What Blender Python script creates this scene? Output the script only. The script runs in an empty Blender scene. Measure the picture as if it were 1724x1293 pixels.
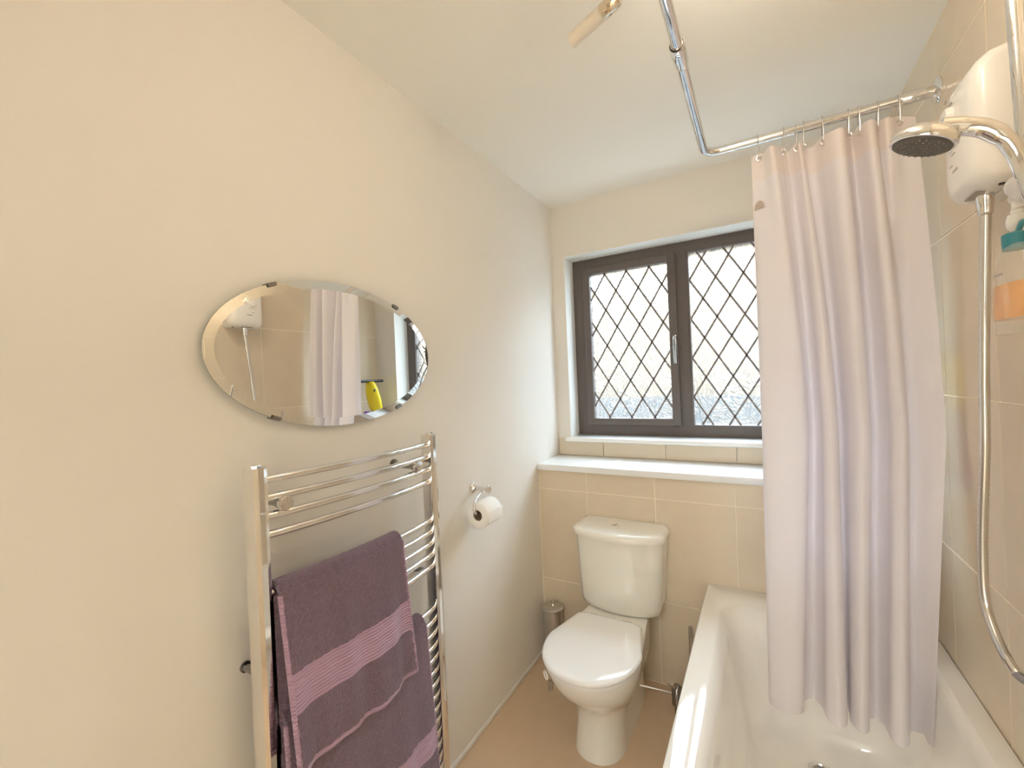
import bpy, bmesh, math, random
from mathutils import Vector, Matrix
R_ = random.Random(7)
S = bpy.context.scene
COL = S.collection
pi = math.pi

# ---------------------------------------------------------------- camera
F_PX, YAW, PITCH, ROLL = 721.616, 30.0236, -0.2641, 2.4233
CAM = Vector((1.01978, -2.28459, 1.40614))
y_, p_, r_ = (math.radians(a) for a in (YAW, PITCH, ROLL))
fw = Vector((-math.sin(y_) * math.cos(p_), math.cos(y_) * math.cos(p_), math.sin(p_)))
rt0 = Vector((math.cos(y_), math.sin(y_), 0)); up0 = rt0.cross(fw)
rt = rt0 * math.cos(r_) - up0 * math.sin(r_); up = rt.cross(fw)
cam = bpy.data.cameras.new('camera'); cam_o = bpy.data.objects.new('camera', cam); COL.objects.link(cam_o)
cam.sensor_fit = 'HORIZONTAL'; cam.sensor_width = 36; cam.lens = F_PX / 1724 * 36; cam.clip_start = .02
mw = Matrix((rt, up, -fw)).transposed().to_4x4(); mw.translation = CAM
cam_o.matrix_world = mw
S.camera = cam_o

# ---------------------------------------------------------------- world, daylight, exposure
SKY_STRENGTH = 17.0
LAMP_WATTS = 14.0
HALL_FILL_WATTS = 21.0
S.view_settings.view_transform = 'Standard'; S.view_settings.look = 'None'
S.view_settings.gamma = 1; S.view_settings.use_curve_mapping = False
S.view_settings.exposure = 0.58
w = bpy.data.worlds.new('sky'); S.world = w; w.use_nodes = True
bg = w.node_tree.nodes['Background']; bg.inputs[0].default_value = (.68, .85, 1, 1); bg.inputs[1].default_value = SKY_STRENGTH
pl = bpy.data.lights.new('window_portal', 'AREA'); pl.shape = 'RECTANGLE'; pl.size = 1.23; pl.size_y = 1.02
hl = bpy.data.lights.new('hall_fill_light', 'AREA'); hl.shape = 'DISK'; hl.size = .7; hl.energy = HALL_FILL_WATTS; hl.color = (.96, .98, 1)  # added fill lamp, unseen behind the camera, lifts the lower room
ho = bpy.data.objects.new('hall_fill_light', hl); COL.objects.link(ho); ho.location = (.8, -3.9, 2.37)
po = bpy.data.objects.new('window_portal', pl); COL.objects.link(po)
po.location = (.69, .25, 1.59); po.rotation_euler = (math.radians(-90), 0, 0)   # emits along -Y
pl.cycles.is_portal = True
S.cycles.max_bounces = 14; S.cycles.diffuse_bounces = 8; S.cycles.glossy_bounces = 6
S.cycles.transparent_max_bounces = 16; S.cycles.transmission_bounces = 10
S.cycles.sample_clamp_indirect = 6
S.cycles.use_denoising = True

# ---------------------------------------------------------------- materials
def srgb(r, g, b):
    f = lambda c: (c / 255 / 12.92) if c / 255 <= .04045 else ((c / 255 + .055) / 1.055) ** 2.4
    return (f(r), f(g), f(b), 1)
def mat(name, col, rough=.5, metal=0, noise=None, bump=None, coat=0, spec=.5, sheen=0):
    """noise=(scale, amount) mottles the colour, bump=(scale, strength, distance) adds fine relief"""
    m = bpy.data.materials.new(name); m.use_nodes = True; nt = m.node_tree; b = nt.nodes['Principled BSDF']
    b.inputs['Base Color'].default_value = col; b.inputs['Roughness'].default_value = rough
    b.inputs['Metallic'].default_value = metal; b.inputs['Coat Weight'].default_value = coat
    b.inputs['Specular IOR Level'].default_value = spec
    if sheen: b.inputs['Sheen Weight'].default_value = sheen
    tc = nt.nodes.new('ShaderNodeTexCoord')
    if noise:
        n = nt.nodes.new('ShaderNodeTexNoise'); n.inputs['Scale'].default_value = noise[0]; n.inputs['Detail'].default_value = 5
        nt.links.new(tc.outputs['Object'], n.inputs['Vector'])
        mx = nt.nodes.new('ShaderNodeMix'); mx.data_type = 'RGBA'
        a = noise[1]
        mx.inputs['A'].default_value = tuple(min(1, c * (1 - a)) for c in col[:3]) + (1,)
        mx.inputs['B'].default_value = tuple(min(1, c * (1 + a)) for c in col[:3]) + (1,)
        nt.links.new(n.outputs['Fac'], mx.inputs['Factor']); nt.links.new(mx.outputs['Result'], b.inputs['Base Color'])
    if bump:
        n2 = nt.nodes.new('ShaderNodeTexNoise'); n2.inputs['Scale'].default_value = bump[0]; n2.inputs['Detail'].default_value = 4
        nt.links.new(tc.outputs['Object'], n2.inputs['Vector'])
        bp = nt.nodes.new('ShaderNodeBump'); bp.inputs['Strength'].default_value = bump[1]; bp.inputs['Distance'].default_value = bump[2]
        nt.links.new(n2.outputs['Fac'], bp.inputs['Height']); nt.links.new(bp.outputs['Normal'], b.inputs['Normal'])
    return m
M = {}
M['paint'] = mat('wall_paint', srgb(232, 227, 219), .55, bump=(9, .12, .01), spec=.35)
M['paint_white'] = mat('white_paint', srgb(240, 239, 234), .4)
M['ceiling'] = mat('ceiling_paint', srgb(245, 243, 236), .8, bump=(14, .1, .01))
M['tile'] = mat('beige_tile', srgb(218, 203, 180), .16, noise=(9, .06), bump=(30, .03, .004))
M['grout'] = mat('grout', srgb(244, 234, 214), .8)
M['floor'] = mat('beige_vinyl', srgb(206, 180, 150), .38, noise=(16, .08))
M['gloss_white'] = mat('gloss_white', srgb(243, 242, 238), .12, coat=.3)
M['ledge'] = mat('white_laminate', srgb(240, 241, 241), .3)
M['ceramic'] = mat('white_ceramic', srgb(240, 237, 228), .07, coat=.5)
M['seat'] = mat('white_seat_plastic', srgb(243, 242, 240), .13, coat=.3)
M['acrylic'] = mat('white_acrylic', srgb(240, 236, 228), .1, coat=.5)
M['chrome'] = mat('chrome', (.83, .82, .81, 1), .06, 1)
M['steel'] = mat('brushed_steel', (.62, .60, .58, 1), .28, 1)
M['dark_chrome'] = mat('dark_chrome', (.32, .31, .30, 1), .12, 1)
M['frame'] = mat('brown_window_frame', srgb(104, 96, 92), .45, noise=(40, .12), spec=.25)
M['lead'] = mat('lead_strip', srgb(132, 124, 120), .55, metal=.2)
M['rubber'] = mat('dark_nozzle_face', srgb(92, 86, 78), .5)
M['nozzle'] = mat('pale_nozzle', srgb(128, 120, 108), .5)
M['black'] = mat('black_plastic', srgb(38, 36, 36), .35)
M['plastic'] = mat('white_plastic', srgb(240, 236, 230), .22, coat=.3)
M['grey_print'] = mat('grey_print', srgb(165, 155, 146), .5)
M['towel'] = mat('purple_terry', srgb(127, 100, 117), 1, noise=(95, .32), bump=(330, 1, .008), spec=.1, sheen=.35)
M['towel_band'] = mat('mauve_woven_band', srgb(178, 144, 166), .7, spec=.2, sheen=.3)
M['paper'] = mat('tissue_paper', srgb(245, 244, 241), .95, bump=(90, .15, .003), spec=.1)
M['card'] = mat('cardboard', srgb(150, 132, 110), .9)
M['teal'] = mat('teal_plastic', srgb(52, 128, 138), .4)
M['yellow'] = mat('yellow_plastic', srgb(238, 214, 40), .35)
M['purple'] = mat('purple_plastic', srgb(110, 62, 170), .3)
M['mirror'] = mat('mirror_silver', (.93, .93, .90, 1), .0, 1)
M['mirror_edge'] = mat('mirror_edge', srgb(150, 160, 150), .2)
M['door'] = mat('door_paint', srgb(236, 230, 220), .4)
M['render'] = mat('pale_house_render', (.122, .086, .052, 1), .9, noise=(.9, .3))
M['fence'] = mat('grey_fence_wood', (.038, .037, .036, 1), .9, noise=(5, .2))
M['ground'] = mat('grey_paving', srgb(150, 146, 140), .9, noise=(3, .15))
M['brass'] = mat('warm_chrome', (.80, .70, .55, 1), .12, 1)

def wave_bump(m, scale, axis, strength, dist, kind='BANDS'):
    nt = m.node_tree; b = nt.nodes['Principled BSDF']; tc = nt.nodes.new('ShaderNodeTexCoord')
    wv = nt.nodes.new('ShaderNodeTexWave'); wv.bands_direction = axis; wv.inputs['Scale'].default_value = scale
    nt.links.new(tc.outputs['Object'], wv.inputs['Vector'])
    bp = nt.nodes.new('ShaderNodeBump'); bp.inputs['Strength'].default_value = strength; bp.inputs['Distance'].default_value = dist
    nt.links.new(wv.outputs['Fac'], bp.inputs['Height']); nt.links.new(bp.outputs['Normal'], b.inputs['Normal'])
wave_bump(M['towel_band'], 42, 'Z', .7, .004)
M['hose'] = mat('ribbed_chrome_hose', (.72, .70, .67, 1), .2, 1)

# obscured window glass: swirling relief that bends and scatters what lies behind it
def glass_mat():
    m = bpy.data.materials.new('obscured_glass'); m.use_nodes = True; nt = m.node_tree; nt.nodes.clear(); N = nt.nodes.new; L = nt.links.new
    out = N('ShaderNodeOutputMaterial'); tc = N('ShaderNodeTexCoord'); geo = N('ShaderNodeNewGeometry')
    n = N('ShaderNodeTexNoise'); n.inputs['Scale'].default_value = 9; n.inputs['Detail'].default_value = 1.5; n.inputs['Distortion'].default_value = 1.6
    L(geo.outputs['Position'], n.inputs['Vector'])
    wv = N('ShaderNodeMath'); wv.operation = 'MULTIPLY'; wv.inputs[1].default_value = 62; L(n.outputs['Fac'], wv.inputs[0])
    sn = N('ShaderNodeMath'); sn.operation = 'SINE'; L(wv.outputs[0], sn.inputs[0])
    ramp = N('ShaderNodeMapRange'); ramp.inputs['From Min'].default_value = .35; ramp.inputs['From Max'].default_value = 1; L(sn.outputs[0], ramp.inputs['Value'])
    bp = N('ShaderNodeBump'); bp.inputs['Strength'].default_value = .9; bp.inputs['Distance'].default_value = .012; L(sn.outputs[0], bp.inputs['Height'])
    tr = N('ShaderNodeBsdfTransparent'); tr.inputs[0].default_value = (1, 1, 1, 1)
    rf = N('ShaderNodeBsdfRefraction'); rf.inputs['IOR'].default_value = 1.42; rf.inputs['Roughness'].default_value = .12; L(bp.outputs['Normal'], rf.inputs['Normal'])
    gl = N('ShaderNodeBsdfGlossy'); gl.inputs['Roughness'].default_value = .08; L(bp.outputs['Normal'], gl.inputs['Normal'])
    tl = N('ShaderNodeBsdfTranslucent'); tl.inputs['Color'].default_value = (.8, .82, .85, 1)
    f1 = N('ShaderNodeMath'); f1.operation = 'MULTIPLY_ADD'; f1.inputs[1].default_value = .45; f1.inputs[2].default_value = .22; L(ramp.outputs['Result'], f1.inputs[0])
    a = N('ShaderNodeMixShader'); L(f1.outputs[0], a.inputs['Fac']); L(tr.outputs[0], a.inputs[1]); L(rf.outputs[0], a.inputs[2])
    b = N('ShaderNodeMixShader'); b.inputs['Fac'].default_value = .012; L(a.outputs[0], b.inputs[1]); L(tl.outputs[0], b.inputs[2])
    c = N('ShaderNodeMixShader'); c.inputs['Fac'].default_value = .04; L(b.outputs[0], c.inputs[1]); L(gl.outputs[0], c.inputs[2])
    L(c.outputs[0], out.inputs[0]); return m
M['glass'] = glass_mat()

def cloth_mat(name, col, trans, bumpscale=None):
    m = bpy.data.materials.new(name); m.use_nodes = True; nt = m.node_tree; nt.nodes.clear(); N = nt.nodes.new; L = nt.links.new
    out = N('ShaderNodeOutputMaterial'); d = N('ShaderNodeBsdfDiffuse'); t = N('ShaderNodeBsdfTranslucent'); mx = N('ShaderNodeMixShader')
    d.inputs[0].default_value = col; t.inputs[0].default_value = col; mx.inputs[0].default_value = trans
    L(d.outputs[0], mx.inputs[1]); L(t.outputs[0], mx.inputs[2]); L(mx.outputs[0], out.inputs[0])
    if bumpscale:
        uv = N('ShaderNodeUVMap'); ck = N('ShaderNodeTexBrick'); mp = N('ShaderNodeMapping'); mp.inputs['Scale'].default_value = bumpscale
        L(uv.outputs[0], mp.inputs[0]); L(mp.outputs[0], ck.inputs['Vector']); ck.inputs['Mortar Size'].default_value = .08; ck.inputs['Mortar Smooth'].default_value = .6
        ck.inputs['Scale'].default_value = 1; ck.inputs['Brick Width'].default_value = 1; ck.inputs['Row Height'].default_value = .6
        bp = N('ShaderNodeBump'); bp.inputs['Strength'].default_value = .35; bp.inputs['Distance'].default_value = .002
        L(ck.outputs['Fac'], bp.inputs['Height']); L(bp.outputs[0], d.inputs['Normal'])
    return m
M['curtain'] = cloth_mat('curtain_fabric', srgb(251, 247, 249), .34, (160, 420, 1))
M['curtain_trim'] = cloth_mat('curtain_hem_tape', srgb(250, 243, 240), .40)
M['tag'] = cloth_mat('curtain_tag', srgb(204, 190, 182), .2)

def clear_mat(name, col, clear, rough=.1):
    m = bpy.data.materials.new(name); m.use_nodes = True; nt = m.node_tree; b = nt.nodes['Principled BSDF']; out = nt.nodes['Material Output']
    b.inputs['Base Color'].default_value = col; b.inputs['Roughness'].default_value = rough
    t = nt.nodes.new('ShaderNodeBsdfTransparent'); t.inputs[0].default_value = (1, 1, 1, 1)
    mx = nt.nodes.new('ShaderNodeMixShader'); mx.inputs[0].default_value = 1 - clear
    nt.links.new(t.outputs[0], mx.inputs[1]); nt.links.new(b.outputs[0], mx.inputs[2]); nt.links.new(mx.outputs[0], out.inputs[0]); return m
M['clear'] = clear_mat('clear_bottle', srgb(235, 228, 215), .72)
M['orange'] = clear_mat('orange_gel', srgb(248, 170, 28), .12)
M['frost'] = clear_mat('frosted_shade', srgb(240, 230, 214), .45, .35)
def emit_mat(name, col, st):
    m = bpy.data.materials.new(name); m.use_nodes = True; nt = m.node_tree; nt.nodes.clear()
    e = nt.nodes.new('ShaderNodeEmission'); e.inputs[0].default_value = col; e.inputs[1].default_value = st
    o = nt.nodes.new('ShaderNodeOutputMaterial'); nt.links.new(e.outputs[0], o.inputs[0]); return m
M['lit'] = emit_mat('lit_lamp_glass', (1, .74, .42, 1), 26)

# ---------------------------------------------------------------- builders (all take world coordinates)
ORG = {}
def link(name, me, mt, parent, origin, sharp=40):
    o = bpy.data.objects.new(name, me); COL.objects.link(o)
    if mt is not None and not me.materials: me.materials.append(mt)
    if me.polygons and sharp is not None:
        me.shade_smooth(); me.set_sharp_from_angle(angle=math.radians(sharp))
    ORG[o.name] = Vector(origin)
    if parent is not None:
        o.parent = parent; o.location = Vector(origin) - ORG[parent.name]
    else: o.location = origin
    return o
def from_bm(name, bm, mt, parent=None, sharp=40, origin=None):
    vs = [v.co for v in bm.verts]
    if origin is None:
        lo = Vector(min(v[i] for v in vs) for i in range(3)); hi = Vector(max(v[i] for v in vs) for i in range(3))
        origin = Vector(((lo[0] + hi[0]) / 2, (lo[1] + hi[1]) / 2, lo[2]))
    origin = Vector(origin)
    bmesh.ops.translate(bm, verts=bm.verts, vec=-origin)
    bmesh.ops.recalc_face_normals(bm, faces=bm.faces)
    me = bpy.data.meshes.new(name); bm.to_mesh(me); bm.free()
    return link(name, me, mt, parent, origin, sharp)
def empty(name, loc, label, cat, group=None):
    o = bpy.data.objects.new(name, None); COL.objects.link(o); o.location = loc; o.empty_display_size = .05
    ORG[o.name] = Vector(loc); o['label'] = label; o['category'] = cat
    if group: o['group'] = group
    return o
def tag(o, label, cat, group=None):
    o['label'] = label; o['category'] = cat
    if group: o['group'] = group
    return o
def struct(o): o['kind'] = 'structure'; return o
def bm_box(bm, lo, hi, bev=0, seg=2):
    lo, hi = Vector(lo), Vector(hi)
    r = bmesh.ops.create_cube(bm, size=1, matrix=Matrix.Translation((lo + hi) / 2) @ Matrix.Diagonal(tuple(hi - lo) + (1,)))
    if bev:
        es = list({e for v in r['verts'] for e in v.link_edges})
        bmesh.ops.bevel(bm, geom=es, offset=bev, segments=seg, profile=.5, affect='EDGES')
def box(name, lo, hi, mt, parent=None, bev=0, seg=2):
    bm = bmesh.new(); bm_box(bm, lo, hi, bev, seg); return from_bm(name, bm, mt, parent)
def bm_rings(bm, rings, cap0=True, cap1=True, closed=True):
    rows = [[bm.verts.new(p) for p in r] for r in rings]; n = len(rows[0])
    for a, b in zip(rows, rows[1:]):
        for i in range(n if closed else n - 1):
            j = (i + 1) % n; bm.faces.new((a[i], a[j], b[j], b[i]))
    if cap0: bm.faces.new(rows[0][::-1])
    if cap1: bm.faces.new(rows[-1])
    return rows
def bm_tube(bm, pts, rad, n=12, caps=True):
    pts = [Vector(p) for p in pts]; rads = rad if isinstance(rad, (list, tuple)) else [rad] * len(pts)
    T = []
    for i in range(len(pts)):
        a = pts[max(0, i - 1)]; b = pts[min(len(pts) - 1, i + 1)]; T.append((b - a).normalized())
    u = T[0].orthogonal().normalized(); rings = []
    for i, p in enumerate(pts):
        u = (u - T[i] * u.dot(T[i])).normalized(); v = T[i].cross(u)
        rings.append([p + (u * math.cos(2 * pi * k / n) + v * math.sin(2 * pi * k / n)) * rads[i] for k in range(n)])
    bm_rings(bm, rings, caps, caps)
def tube(name, pts, rad, mt, parent=None, n=12, sharp=50):
    bm = bmesh.new(); bm_tube(bm, pts, rad, n); return from_bm(name, bm, mt, parent, sharp)
def bm_lathe(bm, origin, axis, prof, n=28):
    """prof: list of (distance along axis, radius)"""
    axis = Vector(axis).normalized(); u = axis.orthogonal().normalized(); v = axis.cross(u); o = Vector(origin)
    bm_rings(bm, [[o + axis * d + (u * math.cos(2 * pi * k / n) + v * math.sin(2 * pi * k / n)) * max(r, 1e-4) for k in range(n)] for d, r in prof])
def lathe(name, origin, axis, prof, mt, parent=None, n=28, sharp=40):
    bm = bmesh.new(); bm_lathe(bm, origin, axis, prof, n); return from_bm(name, bm, mt, parent, sharp)
def catmull(P, per=8):
    P = [Vector(p) for p in P]; out = []
    for i in range(len(P) - 1):
        a, b, c, d = P[max(0, i - 1)], P[i], P[i + 1], P[min(len(P) - 1, i + 2)]
        for k in range(per):
            t = k / per
            out.append(.5 * ((2 * b) + (c - a) * t + (2 * a - 5 * b + 4 * c - d) * t * t + (3 * b - a - 3 * c + d) * t ** 3))
    out.append(P[-1]); return out
def rrect(x0, x1, y0, y1, r, z, n=6):
    pts = []
    for cx, cy, a0 in ((x1 - r, y1 - r, 0), (x0 + r, y1 - r, 90), (x0 + r, y0 + r, 180), (x1 - r, y0 + r, 270)):
        for k in range(n + 1):
            a = math.radians(a0 + 90 * k / n); pts.append(Vector((cx + r * math.cos(a), cy + r * math.sin(a), z)))
    return pts

# ================================================================ ROOM SHELL
XR, H, YB, YN = 1.5, 2.4, -.283, -2.75
struct(box('floor', (-.1, YN - .1, -.1), (XR + .1, .3, 0), M['floor']))
struct(box('ceiling', (-.12, YN - .12, H), (XR + .12, .3, H + .15), M['ceiling']))
struct(box('wall_left', (-.12, YN - .1, 0), (0, .3, H), M['paint']))
wr = struct(box('wall_right', (XR + .0014, YN - .1, 0), (XR + .12, .3, H), M['grout']))
DX0, DX1, DZ = .52, 1.30, 2.03                                      # open doorway behind the camera and hall, unseen, added to let fill light in
bm = bmesh.new()
for lo, hi in (((-.12, YN - .12, 0), (DX0, YN, H)), ((DX1, YN - .12, 0), (XR + .12, YN, H)), ((DX0, YN - .12, DZ), (DX1, YN, H))): bm_box(bm, lo, hi)
struct(from_bm('wall_near', bm, M['paint']))
HY = -4.7
struct(box('floor_hall', (-.6, HY - .1, -.1), (2.2, YN - .1, 0), M['floor']))
struct(box('ceiling_hall', (-.6, HY - .1, H), (2.2, YN - .12, H + .15), M['ceiling']))
struct(box('wall_hall_left', (-.7, HY - .1, 0), (-.6, YN - .1, H), M['paint']))
struct(box('wall_hall_right', (2.2, HY - .1, 0), (2.3, YN - .1, H), M['paint']))
struct(box('wall_hall_end', (-.7, HY - .1, 0), (2.3, HY, H), M['paint']))
# window wall with its opening
RX0, RX1, RZ0, RZ1 = .074, 1.31, 1.063, 2.106
bm = bmesh.new()
for lo, hi in (((0, 0, 0), (RX0, .26, H)), ((RX1, 0, 0), (XR + .1, .26, H)), ((RX0, 0, RZ1), (RX1, .26, H)), ((RX0, 0, 0), (RX1, .26, RZ0))):
    bm_box(bm, lo, hi)
wb = struct(from_bm('wall_back', bm, M['paint']))
# open door folded back into the hall, and the door lining
d1 = struct(box('door_1', (DX0 - .045, YN - .90, .005), (DX0 - .005, YN - .13, 2.0), M['door'], bev=.004))
for a in ((YN - .80, 1.1), (YN - .45, 1.1), (YN - .80, .2), (YN - .45, .2)):
    box('panel', (DX0 - .007, a[0], a[1]), (DX0 + .003, a[0] + .25, a[1] + .75), M['door'], d1, bev=.004)
tube('door_handle', [(DX0 - .01, YN - .84, 1.02), (DX0 + .045, YN - .84, 1.02), (DX0 + .045, YN - .72, 1.02)], .009, M['chrome'], d1)
struct(box('trim_1', (DX0 - .06, YN, 0), (DX0, YN + .018, DZ + .06), M['paint_white'], bev=.004))
struct(box('trim_2', (DX1, YN, 0), (DX1 + .06, YN + .018, DZ + .06), M['paint_white'], bev=.004))
struct(box('trim_3', (DX0, YN, DZ), (DX1, YN + .018, DZ + .06), M['paint_white'], bev=.004))
# thin white bead along the left wall
struct(box('baseboard_left', (0, YN, 0), (.007, YB, .02), M['paint_white'], bev=.003))

# ---- wall tiles: every tile its own object
TCACHE = {}
def tile(parent, lo, hi, nrm):
    key = tuple(round(hi[i] - lo[i], 4) for i in range(3)) + (nrm,)
    c = tuple((lo[i] + hi[i]) / 2 for i in range(3))
    if key in TCACHE:
        return link('tile', TCACHE[key], None, parent, c, None)
    bm = bmesh.new(); bm_box(bm, lo, hi, .0012, 1); o = from_bm('tile', bm, M['tile'], parent, 30, c); TCACHE[key] = o.data
    return o
G = .0016
ROWS = [-.086, .38, .847, 1.312, 1.778, 2.244, 2.71]
TY = [-.204 - .327 * k for k in range(9)]; YL = [-.0] + TY
for y1, y0 in zip(YL, YL[1:]):
    y0 = max(y0, YN); y1 = min(y1, -.0)
    if y1 - y0 < .02: continue
    for z0, z1 in zip(ROWS, ROWS[1:]):
        z0 = max(z0, .003); z1 = min(z1, H - .001)
        tile(wr, (XR, y0 + G, z0 + G), (XR + .006, y1 - G, z1 - G), 'x')
# boxed-in lower wall
wl = struct(box('wall_lower', (0, YB + .0014, 0), (XR, 0, .946), M['grout']))
XS = [0.002, .26, .588, .914, 1.241, XR - .001]
for x0, x1 in zip(XS, XS[1:]):
    for z0, z1 in zip(ROWS[:3] + [.946], ROWS[1:3] + [.946]):
        z0 = max(z0, .003)
        if z1 - z0 > .02: tile(wl, (x0 + G, YB, z0 + G), (x1 - G, YB + .006, z1 - G), 'y')
XS2 = [0.002, .266, .591, .914, 1.241, XR - .001]
for x0, x1 in zip(XS2, XS2[1:]):
    tile(wb, (x0 + G, -.01, .977), (x1 - G, 0, 1.070), 'y')
# upper strip of tiles reaching a little past the sill on the left of the window wall
# ================================================================ LEDGE AND WINDOW
tag(box('ledge_shelf', (0.001, YB - .018, .946), (XR - .001, -.0101, .976), M['ledge'], bev=.003),
    'long white ledge shelf over the tiled boxing below the window', 'shelf')

win = struct(empty('window_1', (.69, .13, 1.079), '', ''))
del win['label']; del win['category']
bm = bmesh.new()                                                   # white reveal lining
RV = .012
for lo, hi in (((RX0 - .001, -.002, 1.075), (RX0 + .003, .14, RZ1)), ((RX1 - .004, -.002, 1.075), (RX1 + .001, .14, RZ1)), ((RX0, -.002, RZ1 - .003), (RX1, .14, RZ1 + .001))):
    bm_box(bm, lo, hi)
from_bm('reveal_lining', bm, M['paint_white'], win)
box('sill', (.052, -.035, 1.056), (1.335, .14, 1.079), M['gloss_white'], win, bev=.007, seg=3)
FX0, FX1, FZ0, FZ1 = .073, 1.311, 1.077, 2.107
def frame(name, x0, x1, z0, z1, wdt, y0, y1, parent, bev=.004, wb_=None):
    bm = bmesh.new(); wb_ = wb_ or wdt
    bm_box(bm, (x0, y0, z0), (x0 + wdt, y1, z1), bev); bm_box(bm, (x1 - wdt, y0, z0), (x1, y1, z1), bev)
    bm_box(bm, (x0 + wdt * .9, y0, z1 - wb_), (x1 - wdt * .9, y1, z1), bev); bm_box(bm, (x0 + wdt * .9, y0, z0), (x1 - wdt * .9, y1, z0 + wb_), bev)
    return from_bm(name, bm, M['frame'], parent)
frame('outer_frame', FX0, FX1, FZ0, FZ1, .082, .126, .19, win, wb_=.066)
box('mullion', (.643, .1252, 1.125), (.715, .189, 2.06), M['frame'], win, bev=.004)
cas = frame('casement', .1386, .655, 1.1366, 2.0475, .043, .110, .16, win, .006, .039)
frame('glazing_bead', .7085, 1.236, 1.1315, 2.0516, .010, .120, .15, win, .003)
# handle on the casement stile
hb = box('handle', (.634, .100, 1.564), (.651, .112, 1.620), M['dark_chrome'], cas, bev=.004)
tube('lever', [(.642, .106, 1.605), (.642, .078, 1.605), (.642, .074, 1.579), (.642, .078, 1.4665)], [.007, .007, .008, .006], M['dark_chrome'], cas)
# diamond panes and lead strips
def clip(poly, x0, x1, z0, z1):
    for ax, lim, sg in ((0, x0, 1), (0, x1, -1), (1, z0, 1), (1, z1, -1)):
        out = []
        for i in range(len(poly)):
            a, b = poly[i], poly[(i + 1) % len(poly)]
            ina = (a[ax] - lim) * sg >= 0; inb = (b[ax] - lim) * sg >= 0
            if ina: out.append(a)
            if ina != inb:
                t = (lim - a[ax]) / (b[ax] - a[ax]); out.append((a[0] + (b[0] - a[0]) * t, a[1] + (b[1] - a[1]) * t))
        poly = out
        if len(poly) < 3: return []
    return poly
def area(p): return abs(sum(p[i][0] * p[(i + 1) % len(p)][1] - p[(i + 1) % len(p)][0] * p[i][1] for i in range(len(p)))) / 2
def leaded(parent, x0, x1, z0, z1, nx, nz, dx, dz, yg):
    i0 = int((x0 - nx) / dx) - 2; i1 = int((x1 - nx) / dx) + 2; j0 = int((z0 - nz) / dz) - 2; j1 = int((z1 - nz) / dz) + 2
    for par in (0, .5):
        for i in range(i0, i1 + 1):
            for j in range(j0, j1 + 1):
                cx = nx + (i + par) * dx; cz = nz + (j + par) * dz + dz / 2
                pg = clip([(cx, cz - dz / 2), (cx + dx / 2, cz), (cx, cz + dz / 2), (cx - dx / 2, cz)], x0, x1, z0, z1)
                if not pg or area(pg) < 2e-5: continue
                bm = bmesh.new()
                bm_rings(bm, [[Vector((a, yg + .003, b)) for a, b in pg], [Vector((a, yg - .003, b)) for a, b in pg]])
                from_bm('pane', bm, M['glass'], parent, 30)
    # strips run along both diagonals
    for sg in (1, -1):
        k = -40
        while k < 40:
            # line: (z - nz)/dz*2 = sg*(x-nx)/dx*2 + 2k
            f = lambda x: nz + dz * (sg * (x - nx) / dx + k)
            g = lambda z: nx + sg * dx * ((z - nz) / dz - k)
            ps = []
            for x in (x0, x1):
                if z0 <= f(x) <= z1: ps.append((x, f(x)))
            for z in (z0, z1):
                if x0 < g(z) < x1: ps.append((g(z), z))
            if len(ps) >= 2:
                a, b = ps[0], ps[1]
                if math.hypot(a[0] - b[0], a[1] - b[1]) > .02:
                    bm = bmesh.new(); A = Vector((a[0], yg - .0042, a[1])); B = Vector((b[0], yg - .0042, b[1])); d = (B - A).normalized(); nrm = Vector((-d.z, 0, d.x)) * .0052
                    rings = []
                    for P in (A, B): rings.append([P - nrm + Vector((0, .0011, 0)), P - nrm * .7 - Vector((0, .0013, 0)), P + nrm * .7 - Vector((0, .0013, 0)), P + nrm + Vector((0, .0011, 0))])
                    bm_rings(bm, rings); from_bm('lead_strip', bm, M['lead'], parent, 30)
            k += 1
leaded(cas, .180, .614, 1.1725, 2.0116, .268, 2.0024, .125, .2049, .134)
leaded(win, .7147, 1.230, 1.1356, 2.0465, .7813, 2.0014, .1245, .2039, .140)

# ================================================================ OUTSIDE
struct(box('floor_outside', (-8, .3, -.6), (8, 14, -.5), M['ground'])).name = 'floor_paving'
nh = empty('neighbouring_house', (1, 4.2, -.5), 'brick-coloured house wall seen blurred through the window glass', 'building')
box('house_wall', (-6, 4.2, -.5), (7, 4.4, 3.3), M['render'], nh)
box('eaves', (-6.1, 4.0, 3.3), (7.1, 4.5, 3.42), M['fence'], nh)
fe = empty('garden_fence', (1, 2.4, -.5), 'low grey garden fence seen blurred through the lower window glass', 'fence')
for i in range(60):
    x = -4 + i * .15
    box('fence_board', (x, 2.4, -.5), (x + .145, 2.42, 1.18 + .012 * R_.random()), M['fence'], fe)

# ================================================================ TOWEL RADIATOR
YL_, YR_ = -1.774, -1.222
rad = empty('towel_radiator', (.08, -1.498, .06), 'ladder style chrome towel radiator on the left wall below the oval mirror', 'radiator')
for yc in (YL_, YR_):
    bm = bmesh.new(); rings = []
    sec = [(.068, -.017), (.068, .017), (.094, .018), (.104, .0145), (.108, .006), (.108, -.006), (.104, -.0145), (.094, -.018)]
    rings = [[Vector((x, yc + y, z)) for x, y in sec] for z in (.06, 1.248)]
    bm_rings(bm, rings); ob = from_bm('post', bm, M['chrome'], rad, 25)
    lathe('cap', (.088, yc, 1.246), (0, 0, 1), [(0, .0105), (.006, .0105), (.008, .009)], M['chrome'], rad, 6, 20)
RZ = [1.218, 1.178, 1.138, 1.098] + [.972 - .0365 * i for i in range(5)] + [.692 - .0398 * i for i in range(15)]
def bow(y): t = (y - YL_) / (YR_ - YL_); return .026 * 4 * t * (1 - t)
rung_me = None
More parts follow.
